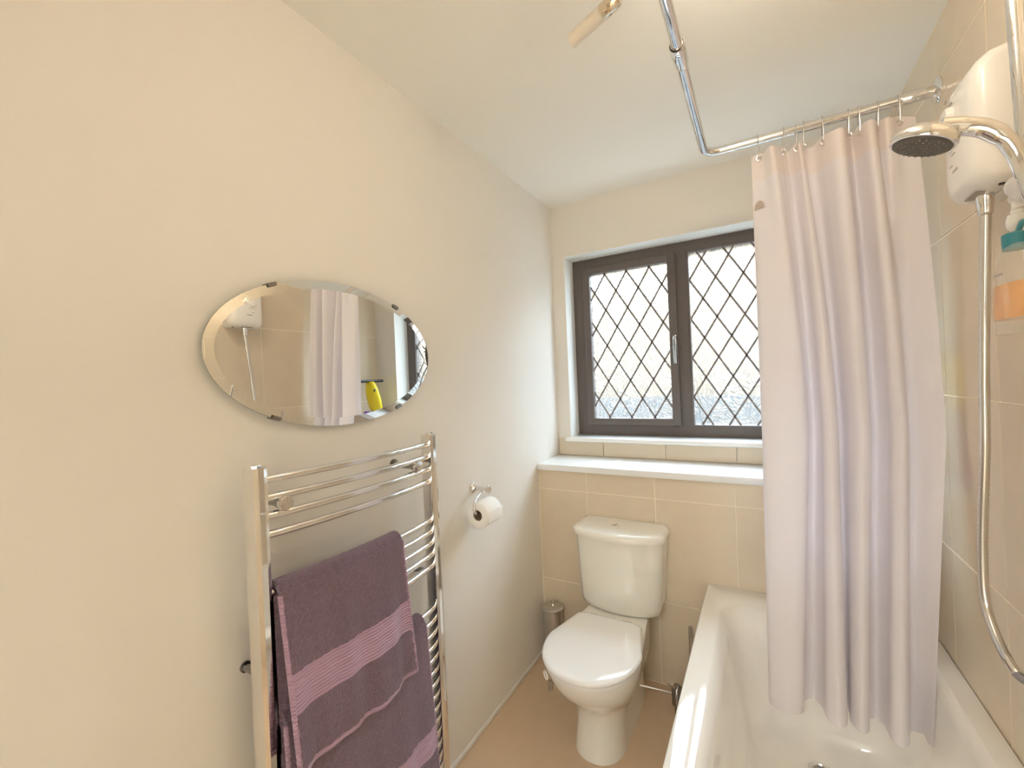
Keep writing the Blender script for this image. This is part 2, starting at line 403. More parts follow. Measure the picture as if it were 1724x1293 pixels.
for z in RZ:
    if rung_me is None:
        bm = bmesh.new(); ys = [YL_ + (YR_ - YL_) * i / 24 for i in range(25)]
        bm_tube(bm, [(.083 + bow(y), y, z) for y in ys], .0092, 14)
        ro = from_bm('rung', bm, M['chrome'], rad, 50, (.083, -1.498, z)); rung_me = ro.data
    else: link('rung', rung_me, None, rad, (.083, -1.498, z), None)
for y in (YL_, YR_): lathe('wall_fixing', (.0005, y + .006, .795), (1, 0, 0), [(0, .012), (.004, .012), (.005, .008), (.0685, .008)], M['dark_chrome'], rad, 20)
for y, z in ((-1.722, 1.160), (-1.297, 1.160)):
    b = lathe('bracket', (0.0005, y, z), (1, 0, 0), [(0, .017), (.004, .017), (.005, .010), (.082, .010), (.083, .013), (.098, .013)], M['dark_chrome'], rad, 20)
    lathe('bracket_knob', (.098, y, z), (1, 0, 0), [(0, .0165), (.009, .0175), (.0135, .015), (.014, .001)], M['chrome'], b, 8, 20)
for yc in (YL_, YR_):
    v = tube('valve', [(.088, yc, .062), (.088, yc, .03), (.088, yc, .001)], .008, M['chrome'], rad)
    lathe('valve_head', (.088, yc, .035), (1, 0, 0), [(0, .012), (.05, .012), (.055, .009)], M['gloss_white'], v)

# ---- towels
def towel(name, label, zr, y0, y1, zf, zb, ph, bands, amp, flare):
    """hangs over the rung at height zr, front hem at zf, back hem at zb"""
    root = empty(name, (.11, (y0 + y1) / 2, zf), label, 'towel', 'purple towels on the radiator')
    th = .011; ny = 44
    def front(y, z):                      # x of the front face centre line
        s = (y - y0) / (y1 - y0); t = max(0, min(1, (zr - z) / (zr - zf)))
        wv = math.sin(s * 17 + ph + 1.5 * t) * .5 + math.sin(s * 31 + 2 * ph) * .3 + math.sin(s * 9 + ph * 3) * .5
        return .083 + bow(y) + .0255 + amp * t ** .8 * wv + .020 * t + flare * t * (1 - s)
    def yy(s, z):
        t = max(0, min(1, (zr - z) / (zr - zf))); return y0 + (y1 - y0) * s + .012 * t * (s * 1.4 - .2) 
    def sheet(name, za, zb_, off, mt, parent, nz):
        bm = bmesh.new(); fr, bk = [], []
        for i in range(nz + 1):
            z = za + (zb_ - za) * i / nz
            a, b = [], []
            for j in range(ny + 1):
                y = yy(j / ny, z); x = front(y, z) + off; sx = .0018 * math.sin(j * 2.3 + i * 1.7 + ph) * (mt is M['towel'] and 0 < j < ny)
                a.append(Vector((x + th / 2 + sx, y, z))); b.append(Vector((x - th / 2, y, z)))
            fr.append(a + b[::-1])
        bm_rings(bm, fr); return from_bm(name, bm, mt, parent, 60)
    # over the rung: front terry down to the first band, a band, terry, hem
    cuts = [zr - .006]
    for a, b in bands: cuts += [a, b]
    # body = roll over the rung + back drop, one piece
    bm = bmesh.new(); rings = []
    path = []
    for k in range(11):
        a = -.15 + (pi + .3) * k / 10; path.append((math.cos(a), math.sin(a)))
    prof_n = []
    def ring_at(j):
        s = j / ny; outer, inner = [], []
        for (c, sn) in path:
            y = yy(s, zr); cx = .083 + bow(y)
            outer.append(Vector((cx + c * .0255 + .0012 * math.sin(j * 1.9), y, zr + sn * .0255))); inner.append(Vector((cx + c * .0145, y, zr + sn * .0105)))
        y = yy(s, zr); cx = .083 + bow(y)
        for q in range(1, 7):
            z = zr - .01 - (zr - zb) * q / 6; x = .083 + bow(y) * .4 - .0205 - .0
            outer.append(Vector((x - .0035, y, z))); inner.append(Vector((x + .0035, y, z)))
        return outer + inner[::-1]
    bm_rings(bm, [ring_at(j) for j in range(ny + 1)]); from_bm('fold', bm, M['towel'], root, 60)
    zs = zr + .004
    for a, b in bands:
        sheet('terry', zs, a, 0, M['towel'], root, 26)
        sheet('woven_band', a + .001, b - .001, -.001, M['towel_band'], root, 10); zs = b
    sheet('terry', zs, zf + .012, 0, M['towel'], root, 14)
    sheet('hem', zf + .0125, zf, -.002, M['towel_band'], root, 2)
    # stitched side edges
    for s, nm in ((0.0, 'side_hem'), (1.0, 'side_hem')):
        pts = []
        for i in range(30):
            z = zr - .004 + (zf - zr + .004) * i / 29; y = yy(s, z); pts.append((front(y, z), y, z))
        tube(nm, pts, .0062, M['towel_band'], root, 8)
    # second thickness of the folded towel, hanging flat behind the front
    bm = bmesh.new(); rg = []
    for i in range(9):
        z = zr - .004 + (zf + .03 - zr) * i / 8
        a = [(.083 + bow(y0 + (y1 - y0) * j / 12) + .0125, y0 - .006 + (y1 - y0 + .01) * j / 12, z) for j in range(13)]
        rg.append([Vector((x + .003, y, z)) for x, y, z in a] + [Vector((x - .002, y, z)) for x, y, z in a[::-1]])
    bm_rings(bm, rg); from_bm('inner_layer', bm, M['towel'], root, 60)
    return root
towel('bath_towel', 'purple terry towel hung highest, with mauve woven band, on the upper rungs', .972, -1.748, -1.405, .600, .62, .6, [(.805, .722)], .0110, .018)
towel('bath_towel', 'lower purple terry towel partly covered by the upper towel on the radiator', .692, -1.748, -1.318, .17, .25, 2.1, [(.392, .322)], .0110, .010)

# ================================================================ MIRROR
MY, MZ, MA, MB_ = -1.481, 1.503, .352, .196
mir = empty('oval_mirror', (.012, MY, MZ - MB_), 'oval mirror without a frame, held by four small clips on the left wall', 'mirror')
def ell(a, b, x, n=96): return [Vector((x, MY + a * math.cos(2 * pi * k / n), MZ + b * math.sin(2 * pi * k / n))) for k in range(n)]
bm = bmesh.new(); bm_rings(bm, [ell(MA - .03, MB_ - .03, .0005), ell(MA - .03, MB_ - .03, .014)]); from_bm('backing_board', bm, M['black'], mir)
bm = bmesh.new(); bm_rings(bm, [ell(MA, MB_, .0145), ell(MA, MB_, .0172)], True, False); from_bm('edge', bm, M['mirror_edge'], mir)
bm = bmesh.new(); bm_rings(bm, [ell(MA, MB_, .0172), ell(MA - .022, MB_ - .022, .0196)], False, False); from_bm('bevel', bm, M['mirror'], mir, 10)
bm = bmesh.new(); bm.faces.new([bm.verts.new(p) for p in ell(MA - .022, MB_ - .022, .0196)]); mf = from_bm('mirror_glass', bm, M['mirror'], mir, 10)
for cy_, cz_ in ((-1.683, 1.668), (-1.275, 1.664), (-1.275, 1.338), (-1.683, 1.342)):
    t = math.atan2((cz_ - MZ) / MB_, (cy_ - MY) / MA); P = Vector((0, MY + MA * math.cos(t), MZ + MB_ * math.sin(t)))
    tg = Vector((0, -MA * math.sin(t), MB_ * math.cos(t))).normalized(); nr = Vector((0, tg.z, -tg.y))
    bm = bmesh.new()
    for x0, x1, r0, r1 in ((.0, .021, .0005, .003), (.0191, .0215, -.006, .003)):
        ring = lambda x: [P + Vector((x, 0, 0)) + tg * a + nr * b for a, b in ((-.011, r0), (.011, r0), (.011, r1), (-.011, r1))]
        bm_rings(bm, [ring(x0), ring(x1)])
    from_bm('clip', bm, M['dark_chrome'], mir)

# ================================================================ TOILET ROLL AND HOLDER
hol = empty('toilet_roll_holder', (0, -.872, .985), 'chrome wall bracket with a curved arm carrying the toilet roll', 'holder')
lathe('wall_rose', (.0005, -.872, .985), (1, 0, 0), [(0, .021), (.004, .021), (.012, .014), (.03, .009), (.055, .0085)], M['chrome'], hol)
lathe('knob', (.055, -.872, .985), (1, 0, 0), [(0, .0085), (.010, .010), (.017, .016), (.022, .016), (.024, .013)], M['chrome'], hol)
tube('arm', catmull([(.046, -.872, .978), (.054, -.90, .972), (.064, -.945, .962), (.072, -.968, .945), (.076, -.972, .925), (.078, -.966, .917), (.078, -.94, .916), (.078, -.86, .916)], 6), .0055, M['chrome'], hol)
trl = empty('toilet_roll', (.078, -.908, .855), 'white toilet roll hanging from its chrome holder on the left wall', 'toilet roll')
def annulus(name, c, ax0, ax1, ri, ro, mt, parent, n=40):
    bm = bmesh.new(); c = Vector(c)
    P = lambda y, r: [Vector((c.x + r * math.cos(2 * pi * k / n), y, c.z + r * math.sin(2 * pi * k / n))) for k in range(n)]
    rows = bm_rings(bm, [P(ax0, ri), P(ax0, ro - .003), P(ax0 + .003, ro), P(ax1 - .003, ro), P(ax1, ro - .003), P(ax1, ri), P(ax0, ri)], False, False)
    bmesh.ops.remove_doubles(bm, verts=bm.verts, dist=1e-6); return from_bm(name, bm, mt, parent, 50)
annulus('paper', (.078, 0, .906), -.958, -.858, .0205, .050, M['paper'], trl)
annulus('core', (.078, 0, .906), -.957, -.859, .0185, .0205, M['card'], trl)
box('loose_sheet', (.1265, -.958, .88), (.1285, -.858, .925), M['paper'], trl, bev=.0008)

# ================================================================ TOILET
TX = .440
toi = empty('toilet', (TX, -.6, 0), 'white close-coupled toilet with closed lid against the tiled boxing', 'toilet')
def dring(z, yf, yb, hw, cx=TX, hb=None, n=20, ex=2.2):
    """closed outline: rounded front at yf, straight-ish back at yb; hb = half width at the back"""
    hb = hb if hb is not None else hw; ym = yf + min((yb - yf) * .55, hw * 1.25); pts = []
    for k in range(2 * n + 1):
        a = pi * k / (2 * n); c, s = math.cos(a), math.sin(a)
        x = cx - hw * math.copysign(abs(c) ** (2 / ex), c); y = ym - (ym - yf) * abs(s) ** (2 / ex); pts.append(Vector((x, y, z)))
    r = min(.03, (yb - ym) * .4)
    m = 6
    for k in range(1, m + 1): t = k / m; pts.append(Vector((cx + hw + (hb - hw) * t, ym + (yb - r - ym) * t, z)))
    for k in range(1, 5): a = pi / 2 * k / 4; pts.append(Vector((cx + hb - r + r * math.cos(a), yb - r + r * math.sin(a), z)))
    for k in range(0, 5): a = pi / 2 * k / 4; pts.append(Vector((cx - hb + r - r * math.sin(a), yb - r + r * math.cos(a), z)))
    for k in range(1, m): t = k / m; pts.append(Vector((cx - hb + (hb - hw) * t, yb - r + (ym - yb + r) * t, z)))
    return pts
bm = bmesh.new()
prof = [(.0, -.815, -.36, .098), (.02, -.812, -.36, .096), (.10, -.795, -.36, .090), (.16, -.795, -.355, .098), (.20, -.825, -.35, .118), (.24, -.872, -.345, .138), (.28, -.912, -.34, .155), (.32, -.938, -.335, .166), (.352, -.950, -.33, .171), (.368, -.951, -.33, .171), (.372, -.947, -.33, .168)]
bm_rings(bm, [dring(z, yf, yb, hw, hb=max(.088, min(hw, .12))) for z, yf, yb, hw in prof]); from_bm('pan', bm, M['ceramic'], toi, 60)
bm = bmesh.new()
bm_rings(bm, [dring(z, -.968 + i, -.545 - i * .5, .178 - i, hb=.137 - i) for z, i in ((.373, .006), (.376, .001), (.384, .001), (.386, .004))]); from_bm('seat', bm, M['seat'], toi, 50)
bm = bmesh.new()
bm_rings(bm, [dring(z, -.973 + i, -.548 - i * .4, .181 - i, hb=.139 - i) for z, i in ((.3865, .004), (.389, .0), (.396, .0), (.401, .003), (.4045, .010), (.4065, .03), (.408, .08))]); from_bm('lid', bm, M['seat'], toi, 60)
for s in (-1, 1): tube('hinge', [(TX + s * .07 - .018, -.535, .385), (TX + s * .07 + .018, -.535, .385)], .011, M['chrome'], toi)
CX = .447
def cring(z, hw, yf, bowd, yb=-.286, r=.02):
    pts = []; n = 14
    ys = yf
    for k in range(n + 1):
        u = -1 + 2 * k / n; c = 1 - abs(u) ** 3.2
        pts.append(Vector((CX + u * hw, ys - bowd * (1 - u * u) - (0 if abs(u) < .99 else -.012), z)))
    for k in range(1, 5): pts.append(Vector((CX + hw, ys + .012 + (yb - .004 - ys - .012) * k / 4, z)))
    pts.append(Vector((CX + hw - .006, yb, z)))
    for k in range(1, 6): pts.append(Vector((CX + hw - .006 - (2 * hw - .012) * k / 6, yb, z)))
    pts.append(Vector((CX - hw + .006, yb, z)))
    for k in range(0, 4): pts.append(Vector((CX - hw, yb - .004 + (ys + .012 - yb + .004) * k / 4, z)))
    return pts
bm = bmesh.new()
bm_rings(bm, [cring(.372, .120, -.415, .03), cring(.374, .150, -.425, .035), cring(.385, .168, -.432, .042), cring(.41, .176, -.436, .046), cring(.50, .181, -.436, .05), cring(.60, .187, -.436, .053), cring(.699, .193, -.436, .056)]); from_bm('cistern', bm, M['ceramic'], toi, 50)
bm = bmesh.new()
bm_rings(bm, [cring(.699, .196, -.440, .058), cring(.702, .202, -.446, .060), cring(.716, .203, -.447, .061), cring(.727, .200, -.443, .060), cring(.733, .192, -.434, .058), cring(.736, .178, -.418, .05)]); from_bm('cistern_lid', bm, M['ceramic'], toi, 55)
fb = lathe('flush_button', (.433, -.386, .7355), (0, 0, 1), [(0, .0175), (.003, .0175), (.0045, .015), (.005, .001)], M['chrome'], toi)
box('flush_split', (.4325, -.401, .7398), (.4345, -.371, .7412), M['dark_chrome'], fb)
lathe('fixing_cap', (TX + .087, -.70, .035), (1, -.2, .3), [(0, .006), (.004, .005)], M['dark_chrome'], toi, 12)
# toilet brush
br = empty('toilet_brush', (.088, -.355, 0), 'steel toilet brush canister with lid in the corner behind the toilet', 'toilet brush')
lathe('canister', (.088, -.355, 0), (0, 0, 1), [(0, .044), (.006, .046), (.27, .046), (.272, .044)], M['steel'], br)
bl = lathe('lid', (.088, -.355, .272), (0, 0, 1), [(0, .052), (.004, .053), (.007, .050), (.012, .02)], M['steel'], br)
lathe('finial', (.088, -.355, .284), (0, 0, 1), [(0, .010), (.004, .006), (.008, .005), (.011, .008), (.018, .0095), (.026, .007), (.029, .001)], M['chrome'], bl, 16)
# freshener clipped to the left of the bowl: white loop and a small grey holder
sv = empty('toilet_freshener', (.305, -.862, .27), 'small white loop and grey holder clipped to the left side of the toilet bowl', 'freshener')
bm = bmesh.new(); lp = [(.293 + .012 * math.cos(a), -.868 - .010 * math.cos(a), .312 + .013 * math.sin(a)) for a in [2 * pi * k / 16 for k in range(17)]]
bm_tube(bm, lp, .0032, 8); from_bm('loop', bm, M['plastic'], sv)
tube('holder', [(.312, -.868, .262), (.311, -.868, .266), (.311, -.867, .292), (.311, -.866, .296)], [.008, .0105, .0105, .008], M['card'], sv, 14)

# chrome pipe and angle valve between toilet and bath
tag(tube('supply_pipe', catmull([(.722, -.315, 0), (.722, -.315, .15), (.722, -.315, .312)], 4), .0078, M['steel']), 'upright chrome pipe rising beside the bath by the tiled boxing', 'pipe')
av = empty('angle_valve', (.672, -.44, 0), 'chrome angle valve with two taps on the floor between toilet and bath', 'valve')
tube('body', [(.680, -.44, 0), (.680, -.44, .04), (.680, -.44, .045), (.680, -.44, .115), (.680, -.44, .125)], [.012, .012, .022, .022, .012], M['dark_chrome'], av, 16)
for e in ((.640, -.425, .112), (.668, -.475, .150)): tube('tap_lever', [(.680, -.44, .10), e], [.009, .006], M['chrome'], av)
tag(tube('flexible_pipe', catmull([(.662, -.44, .085), (.60, -.455, .092), (.535, -.47, .098)], 6), .0045, M['steel']), 'thin level pipe running from the angle valve to the toilet foot', 'pipe')

# ================================================================ BATH
bath = empty('bath', (1.145, -1.135, 0), 'white rectangular acrylic bath along the right tiled wall', 'bath')
bx0, bx1, by0, by1 = .794, 1.4985, -1.985, YB - .0015
bm = bmesh.new()
bm_rings(bm, [rrect(bx0 + .006, bx1 - .001, by0 + .004, by1, .012, .455), rrect(bx0, bx1, by0, by1, .014, .46), rrect(bx0, bx1, by0, by1, .014, .499), rrect(bx0 + .002, bx1, by0 + .002, by1, .012, .503), rrect(bx0 + .007, bx1 - .003, by0 + .007, by1 - .003, .012, .505),
    rrect(.856, 1.450, -1.90, -.43, .085, .5055), rrect(.864, 1.443, -1.892, -.440, .09, .5035), rrect(.884, 1.434, -1.865, -.492, .10, .478), rrect(.892, 1.431, -1.85, -.508, .10, .455),
    rrect(.915, 1.420, -1.80, -.522, .11, .32), rrect(.945, 1.395, -1.72, -.535, .12, .20), rrect(.965, 1.375, -1.68, -.55, .12, .155), rrect(1.0, 1.34, -1.62, -.585, .11, .138), rrect(1.05, 1.29, -1.5, -.64, .08, .136)], False, True)
from_bm('tub', bm, M['acrylic'], bath, 60)
box('side_panel', (bx0 + .012, by0 + .01, .0), (bx0 + .03, by1 - .002, .456), M['gloss_white'], bath, bev=.003)
wst = lathe('waste', (1.145, -.655, .1365), (0, 0, 1), [(0, .034), (.003, .034), (.005, .030), (.0048, .022), (.002, .020)], M['chrome'], bath)
lathe('waste_hole', (1.145, -.655, .1375), (0, 0, 1), [(0, .019), (.0014, .019)], M['dark_chrome'], wst)

# ================================================================ SHOWER RAIL, HOOKS, CURTAIN
RYC, RZC, RXC = -.56, 2.204, .874
sr = empty('shower_rail', (RXC, RYC, RZC), 'bent chrome shower curtain rail crossing above the bath', 'rail')
arc = [(RXC + .055 - .055 * math.cos(a), RYC - .055 + .055 * math.sin(a), RZC) for a in [pi / 2 * k / 8 for k in range(9)]]
tube('elbow_pipe', [(RXC, -1.17, RZC)] + [(RXC, -.9, RZC)] + arc + [(1.2, RYC, RZC), (1.44, RYC, RZC)], .0145, M['chrome'], sr, 18)
tube('long_pipe', [(RXC, -2.72, RZC), (RXC, -1.15, RZC)], .0135, M['chrome'], sr, 18)
lathe('collar', (RXC, -1.155, RZC), (0, 1, 0), [(-.012, .0185), (-.010, .0192), (.02, .0185), (.06, .0175), (.068, .015)], M['chrome'], sr)
lathe('collar_gap', (RXC, -1.1672, RZC), (0, 1, 0), [(-.0012, .0140), (.0, .0172)], M['black'], sr)
tube('sleeve', [(1.415, RYC, RZC), (1.42, RYC, RZC), (1.49, RYC, RZC)], [.0145, .0165, .0165], M['chrome'], sr, 18)
lathe('flange', (XR - .0005, RYC, RZC), (-1, 0, 0), [(0, .036), (.003, .036), (.008, .030), (.011, .017)], M['chrome'], sr)
lathe('flange', (RXC, YN + .0005, RZC), (0, 1, 0), [(0, .036), (.003, .036), (.008, .030), (.03, .017), (.035, .014)], M['chrome'], sr)

# control curves of the curtain: (x, y offset) at rail, middle and hem
TOP = [(1.022, 0), (1.044, 0), (1.058, -.012), (1.078, -.055), (1.10, -.028), (1.112, 0), (1.13, .03), (1.150, 0), (1.157, -.018), (1.168, 0), (1.172, .03), (1.20, .035), (1.222, 0), (1.245, -.045), (1.268, -.048), (1.287, 0), (1.300, .03), (1.314, 0), (1.330, -.05), (1.347, -.04), (1.358, 0), (1.372, -.035), (1.388, -.03), (1.408, 0), (1.450, .01)]
MID = [(1.022, 0), (1.028, -.035), (1.085, -.05), (1.142, -.035), (1.158, .02), (1.175, .045), (1.188, .01), (1.192, -.04), (1.21, -.055), (1.228, -.03), (1.232, .03), (1.248, .038), (1.260, -.02), (1.28, -.055), (1.306, -.04), (1.316, .02), (1.336, .04), (1.352, .0), (1.358, -.045), (1.378, -.06), (1.394, -.04), (1.402, .01), (1.425, .02), (1.455, -.01), (1.479, -.02)]
BOT = [(1.012, -.005), (1.016, -.045), (1.060, -.066), (1.102, -.045), (1.113, .02), (1.140, .042), (1.162, .01), (1.170, -.04), (1.197, -.062), (1.220, -.035), (1.224, .025), (1.234, .03), (1.232, -.02), (1.250, -.058), (1.272, -.04), (1.282, .015), (1.304, .03), (1.320, .0), (1.324, -.05), (1.344, -.068), (1.364, -.045), (1.372, .005), (1.388, .02), (1.406, .0), (1.416, -.045)]
ZT, ZM, ZB = 2.160, 1.20, .292
per = 6
cT = catmull([(a, b, 0) for a, b in TOP], per); cM = catmull([(a, b, 0) for a, b in MID], per); cB = catmull([(a, b, 0) for a, b in BOT], per)
YBO = -.030                                                     # the hem hangs a little forward, inside the bath
nz = 60; rows = []
HOOK_I = [1, 5, 7, 9, 12, 15, 17, 20, 23]
for i in range(nz + 1):
    t = i / nz; z = ZT + (ZB - ZT) * t; row = []
    for k in range(len(cT)):
        if z > ZM:
            q = (ZT - z) / (ZT - ZM); q = q ** .7; q = q * q * (3 - 2 * q) * .6 + q * .4; p = cT[k].lerp(cM[k], q)
        else:
            q = (ZM - z) / (ZM - ZB); p = cM[k].lerp(cB[k], q)
        dz = 0
        if i < 8:
            d = min(abs(k / per - h) for h in HOOK_I); dz = (.012 - .012 * min(1, d)) * (1 - i / 8)
        row.append(Vector((p.x, RYC + p.y + YBO * t, z - .012 * max(0, 1 - i / 8) + dz)))
    rows.append(row)
cur = empty('shower_curtain', (1.25, RYC, ZB), 'white waffle shower curtain gathered in folds from the rail into the bath', 'curtain')
def curtain_piece(name, i0, i1, mt):
    bm = bmesh.new(); uvl = bm.loops.layers.uv.new('UVMap'); grid = [[bm.verts.new(p) for p in rows[i]] for i in range(i0, i1 + 1)]
    L = [0]
    for a, b in zip(rows[30], rows[30][1:]): L.append(L[-1] + (b - a).length)
    for i in range(len(grid) - 1):
        for k in range(len(L) - 1):
            f = bm.faces.new((grid[i][k], grid[i][k + 1], grid[i + 1][k + 1], grid[i + 1][k]))
            for lp, (ii, kk) in zip(f.loops, ((i, k), (i, k + 1), (i + 1, k + 1), (i + 1, k))): lp[uvl].uv = (L[kk], rows[i0 + ii][kk].z)
    vs = [v.co.copy() for v in bm.verts]
    me = bpy.data.meshes.new(name); o = Vector((1.25, RYC, rows[i1][0].z)); bmesh.ops.translate(bm, verts=bm.verts, vec=-o); bm.to_mesh(me); bm.free()
    ob = link(name, me, mt, cur, o, 80); md = ob.modifiers.new('thickness', 'SOLIDIFY'); md.thickness = .0012; md.offset = 0; md.use_rim = False; return ob
curtain_piece('heading', 0, 3, M['curtain_trim'])
curtain_piece('fabric', 3, 59, M['curtain'])
curtain_piece('bottom_hem', 59, 60, M['curtain'])
# edge piping down the left side
tube('side_hem', [rows[i][0] for i in range(nz + 1)], .0018, M['curtain_trim'], cur, 6)
# small arch-shaped tag near the top left corner
bm = bmesh.new(); tagp = []
i_t = 8
c0 = rows[6][1]; c1 = rows[6][9]
ux = (c1 - c0).normalized(); cc = c0.lerp(c1, .55) + Vector((0, -.006, -.008))
pts = [cc + ux * (.017 * math.cos(a)) + Vector((0, 0, .026 * math.sin(a))) for a in [pi * k / 10 for k in range(11)]]
bm_rings(bm, [pts, [p + Vector((0, -.001, 0)) for p in pts]]); from_bm('tag', bm, M['tag'], cur)
ORDN = ['first', 'second', 'third', 'fourth', 'fifth', 'sixth', 'seventh', 'eighth', 'ninth']
for n, h in enumerate(HOOK_I):
    P = rows[1][h * per]; x = P.x; sw = (.006 if n % 2 else -.004)
    hk = empty('curtain_hook', (x, RYC, 2.125), 'wire curtain hook on the chrome rail, %s from the left end of the curtain' % ORDN[n], 'hook', 'curtain hooks on the rail')
    zt = RZC
    loop = [(x + sw * .3, RYC - .0165 * math.cos(a), zt + .0175 * math.sin(a)) for a in [pi * k / 8 for k in range(9)]]
    tube('wire', catmull([(x, RYC - .012, 2.140), (x, RYC - .016, 2.165)] + loop + [(x, RYC + .014, 2.165), (x, RYC + .004, 2.140)], 3), .0016, M['steel'], hk, 6)
    bm = bmesh.new(); rg = [(x + .0075 * math.cos(a), RYC - .0065 + .003 * math.sin(a) * 0, 2.138 + .0085 * math.sin(a)) for a in [2 * pi * k / 14 for k in range(15)]]
    bm_tube(bm, rg, .0021, 6); from_bm('eyelet', bm, M['steel'], hk)

# ================================================================ ELECTRIC SHOWER
es = empty('electric_shower', (1.455, -.972, 1.762), 'white electric shower unit on the right tiled wall', 'shower heater')
hy0, hy1, hz0, hz1 = -1.062, -.885, 1.762, 2.040
def hring(x, i, r, top=0):
    pts = rrect(hy0 + i, hy1 - i, hz0 + i, hz1 - i - top, r, 0); return [Vector((x, a.x, a.y)) for a in pts]
bm = bmesh.new(); bm_rings(bm, [hring(XR - .0005, .0, .018), hring(1.468, .0, .018)]); from_bm('back_plate', bm, M['plastic'], es, 50)
bm = bmesh.new(); bm_rings(bm, [hring(1.4675, .002, .022), hring(1.440, .003, .024, .004), hring(1.424, .008, .03, .01), hring(1.414, .016, .036, .016), hring(1.409, .030, .04, .024), hring(1.407, .055, .03, .03)]); fc = from_bm('cover', bm, M['plastic'], es, 60)
def kn(y, z, r, mt, nm, x=1.409): return lathe(nm, (x, y, z), (-1, 0, 0), [(0, r), (.010, r * .93), (.014, r * .8), (.015, .001)], mt, es, 24)
kn(-.955, 1.952, .024, M['plastic'], 'temperature_dial')
kn(-.955, 1.890, .015, M['plastic'], 'start_button', 1.4085)
for (y, z, w_, h_) in ((-.93, 2.000, .012, .004), (-.955, 1.982, .016, .0025), (-.955, 1.925, .012, .0025), (-.975, 1.918, .02, .0022), (-.97, 1.83, .028, .004), (-.95, 1.845, .014, .0025), (-.965, 1.868, .02, .002)):
    box('print', (1.4062, y - w_ / 2, z - h_ / 2), (1.4078, y + w_ / 2, z + h_ / 2), M['grey_print'], es)
box('rating_label', (1.428, -1.0, 1.7636), (1.444, -.945, 1.7660), M['grey_print'], es)
lathe('drain_hole', (1.455, -1.035, 1.7645), (0, 0, -1), [(0, .005), (.003, .005)], M['black'], es, 12)
lathe('outlet', (1.45, -.975, 1.768), (0, 0, -1), [(0, .014), (.028, .014), (.030, .0125), (.046, .0125), (.048, .010)], M['chrome'], es)
# hose
hp = catmull([(1.45, -.975, 1.722), (1.45, -.957, 1.548), (1.45, -.940, 1.366), (1.45, -.930, 1.207), (1.45, -.902, 1.009), (1.45, -.900, .873), (1.45, -.942, .810), (1.45, -1.005, .779), (1.45, -1.07, .780), (1.45, -1.18, .84), (1.447, -1.28, 1.0), (1.435, -1.325, 1.25), (1.41, -1.335, 1.50), (1.400, -1.312, 1.612)], 34)
tag(tube('shower_hose', hp, [.0088 + (.0007 if i % 2 else -.0007) for i in range(len(hp))], M['hose'], None, 10, 70), 'long ribbed chrome hose looping down from the electric shower', 'hose')
# riser rail and holder
rr = empty('riser_rail', (1.45, -1.157, 1.3), 'vertical chrome riser rail with white slider beside the electric shower', 'rail')
tube('pole', [(1.44, -1.196, 1.30), (1.44, -1.136, 2.20)], .0112, M['chrome'], rr, 18)
for z, yq in ((1.31, -1.195), (2.19, -1.137)): lathe('end_bracket', (XR - .0005, yq, z), (-1, 0, 0), [(0, .016), (.035, .014), (.062, .016), (.07, .013)], M['plastic'], rr)
sl = lathe('slider', (1.44, -1.169, 1.700), (0, 0, 1), [(-.026, .017), (-.024, .0205), (.024, .0205), (.026, .017)], M['plastic'], rr)
tube('cradle', [(1.436, -1.150, 1.700), (1.424, -1.195, 1.70), (1.412, -1.225, 1.700), (1.408, -1.272, 1.697)], [.014, .0165, .021, .019], M['plastic'], rr, 16)
lathe('lock_knob', (1.424, -1.176, 1.672), (0, 0, -1), [(0, .009), (.006, .009), (.008, .013), (.018, .0155), (.03, .0145), (.036, .009)], M['plastic'], rr)
# hand shower
hs = empty('hand_shower', (1.28, -1.27, 1.79), 'chrome hand shower with dark nozzle face held on the riser rail', 'shower head')
HC = Vector((1.283, -1.262, 1.797)); HN = Vector((-.35, .05, -.95)).normalized()
lathe('head', HC, HN, [(-.028, .012), (-.024, .024), (-.016, .037), (-.006, .0455), (.003, .047), (.007, .046), (.008, .0415)], M['chrome'], hs, 40)
lathe('nozzle_face', HC, HN, [(.0075, .042), (.0105, .0405), (.0115, .028), (.0115, .001)], M['rubber'], hs, 36)
bm = bmesh.new(); hu = HN.orthogonal().normalized(); hv = HN.cross(hu)
for rr_, nn in ((.008, 6), (.017, 12), (.026, 18), (.035, 24)):
    for k in range(nn):
        a = 2 * pi * k / nn; bm_lathe(bm, HC + (hu * math.cos(a) + hv * math.sin(a)) * rr_, HN, [(.0095, .0017), (.0135, .0014), (.0137, .0003)], 6)
nz_ = from_bm('nozzles', bm, M['nozzle'], hs); nz_['kind'] = 'stuff'
tube('handle', catmull([HC - HN * .017 + Vector((.015, 0, 0)), (1.335, -1.262, 1.806), (1.362, -1.262, 1.792), (1.386, -1.261, 1.762), (1.400, -1.264, 1.715), (1.403, -1.285, 1.66), (1.400, -1.312, 1.612)], 6), [.016] * 6 + [.0145] * 10 + [.0125] * 14 + [.0115] * 7, M['chrome'], hs, 18)
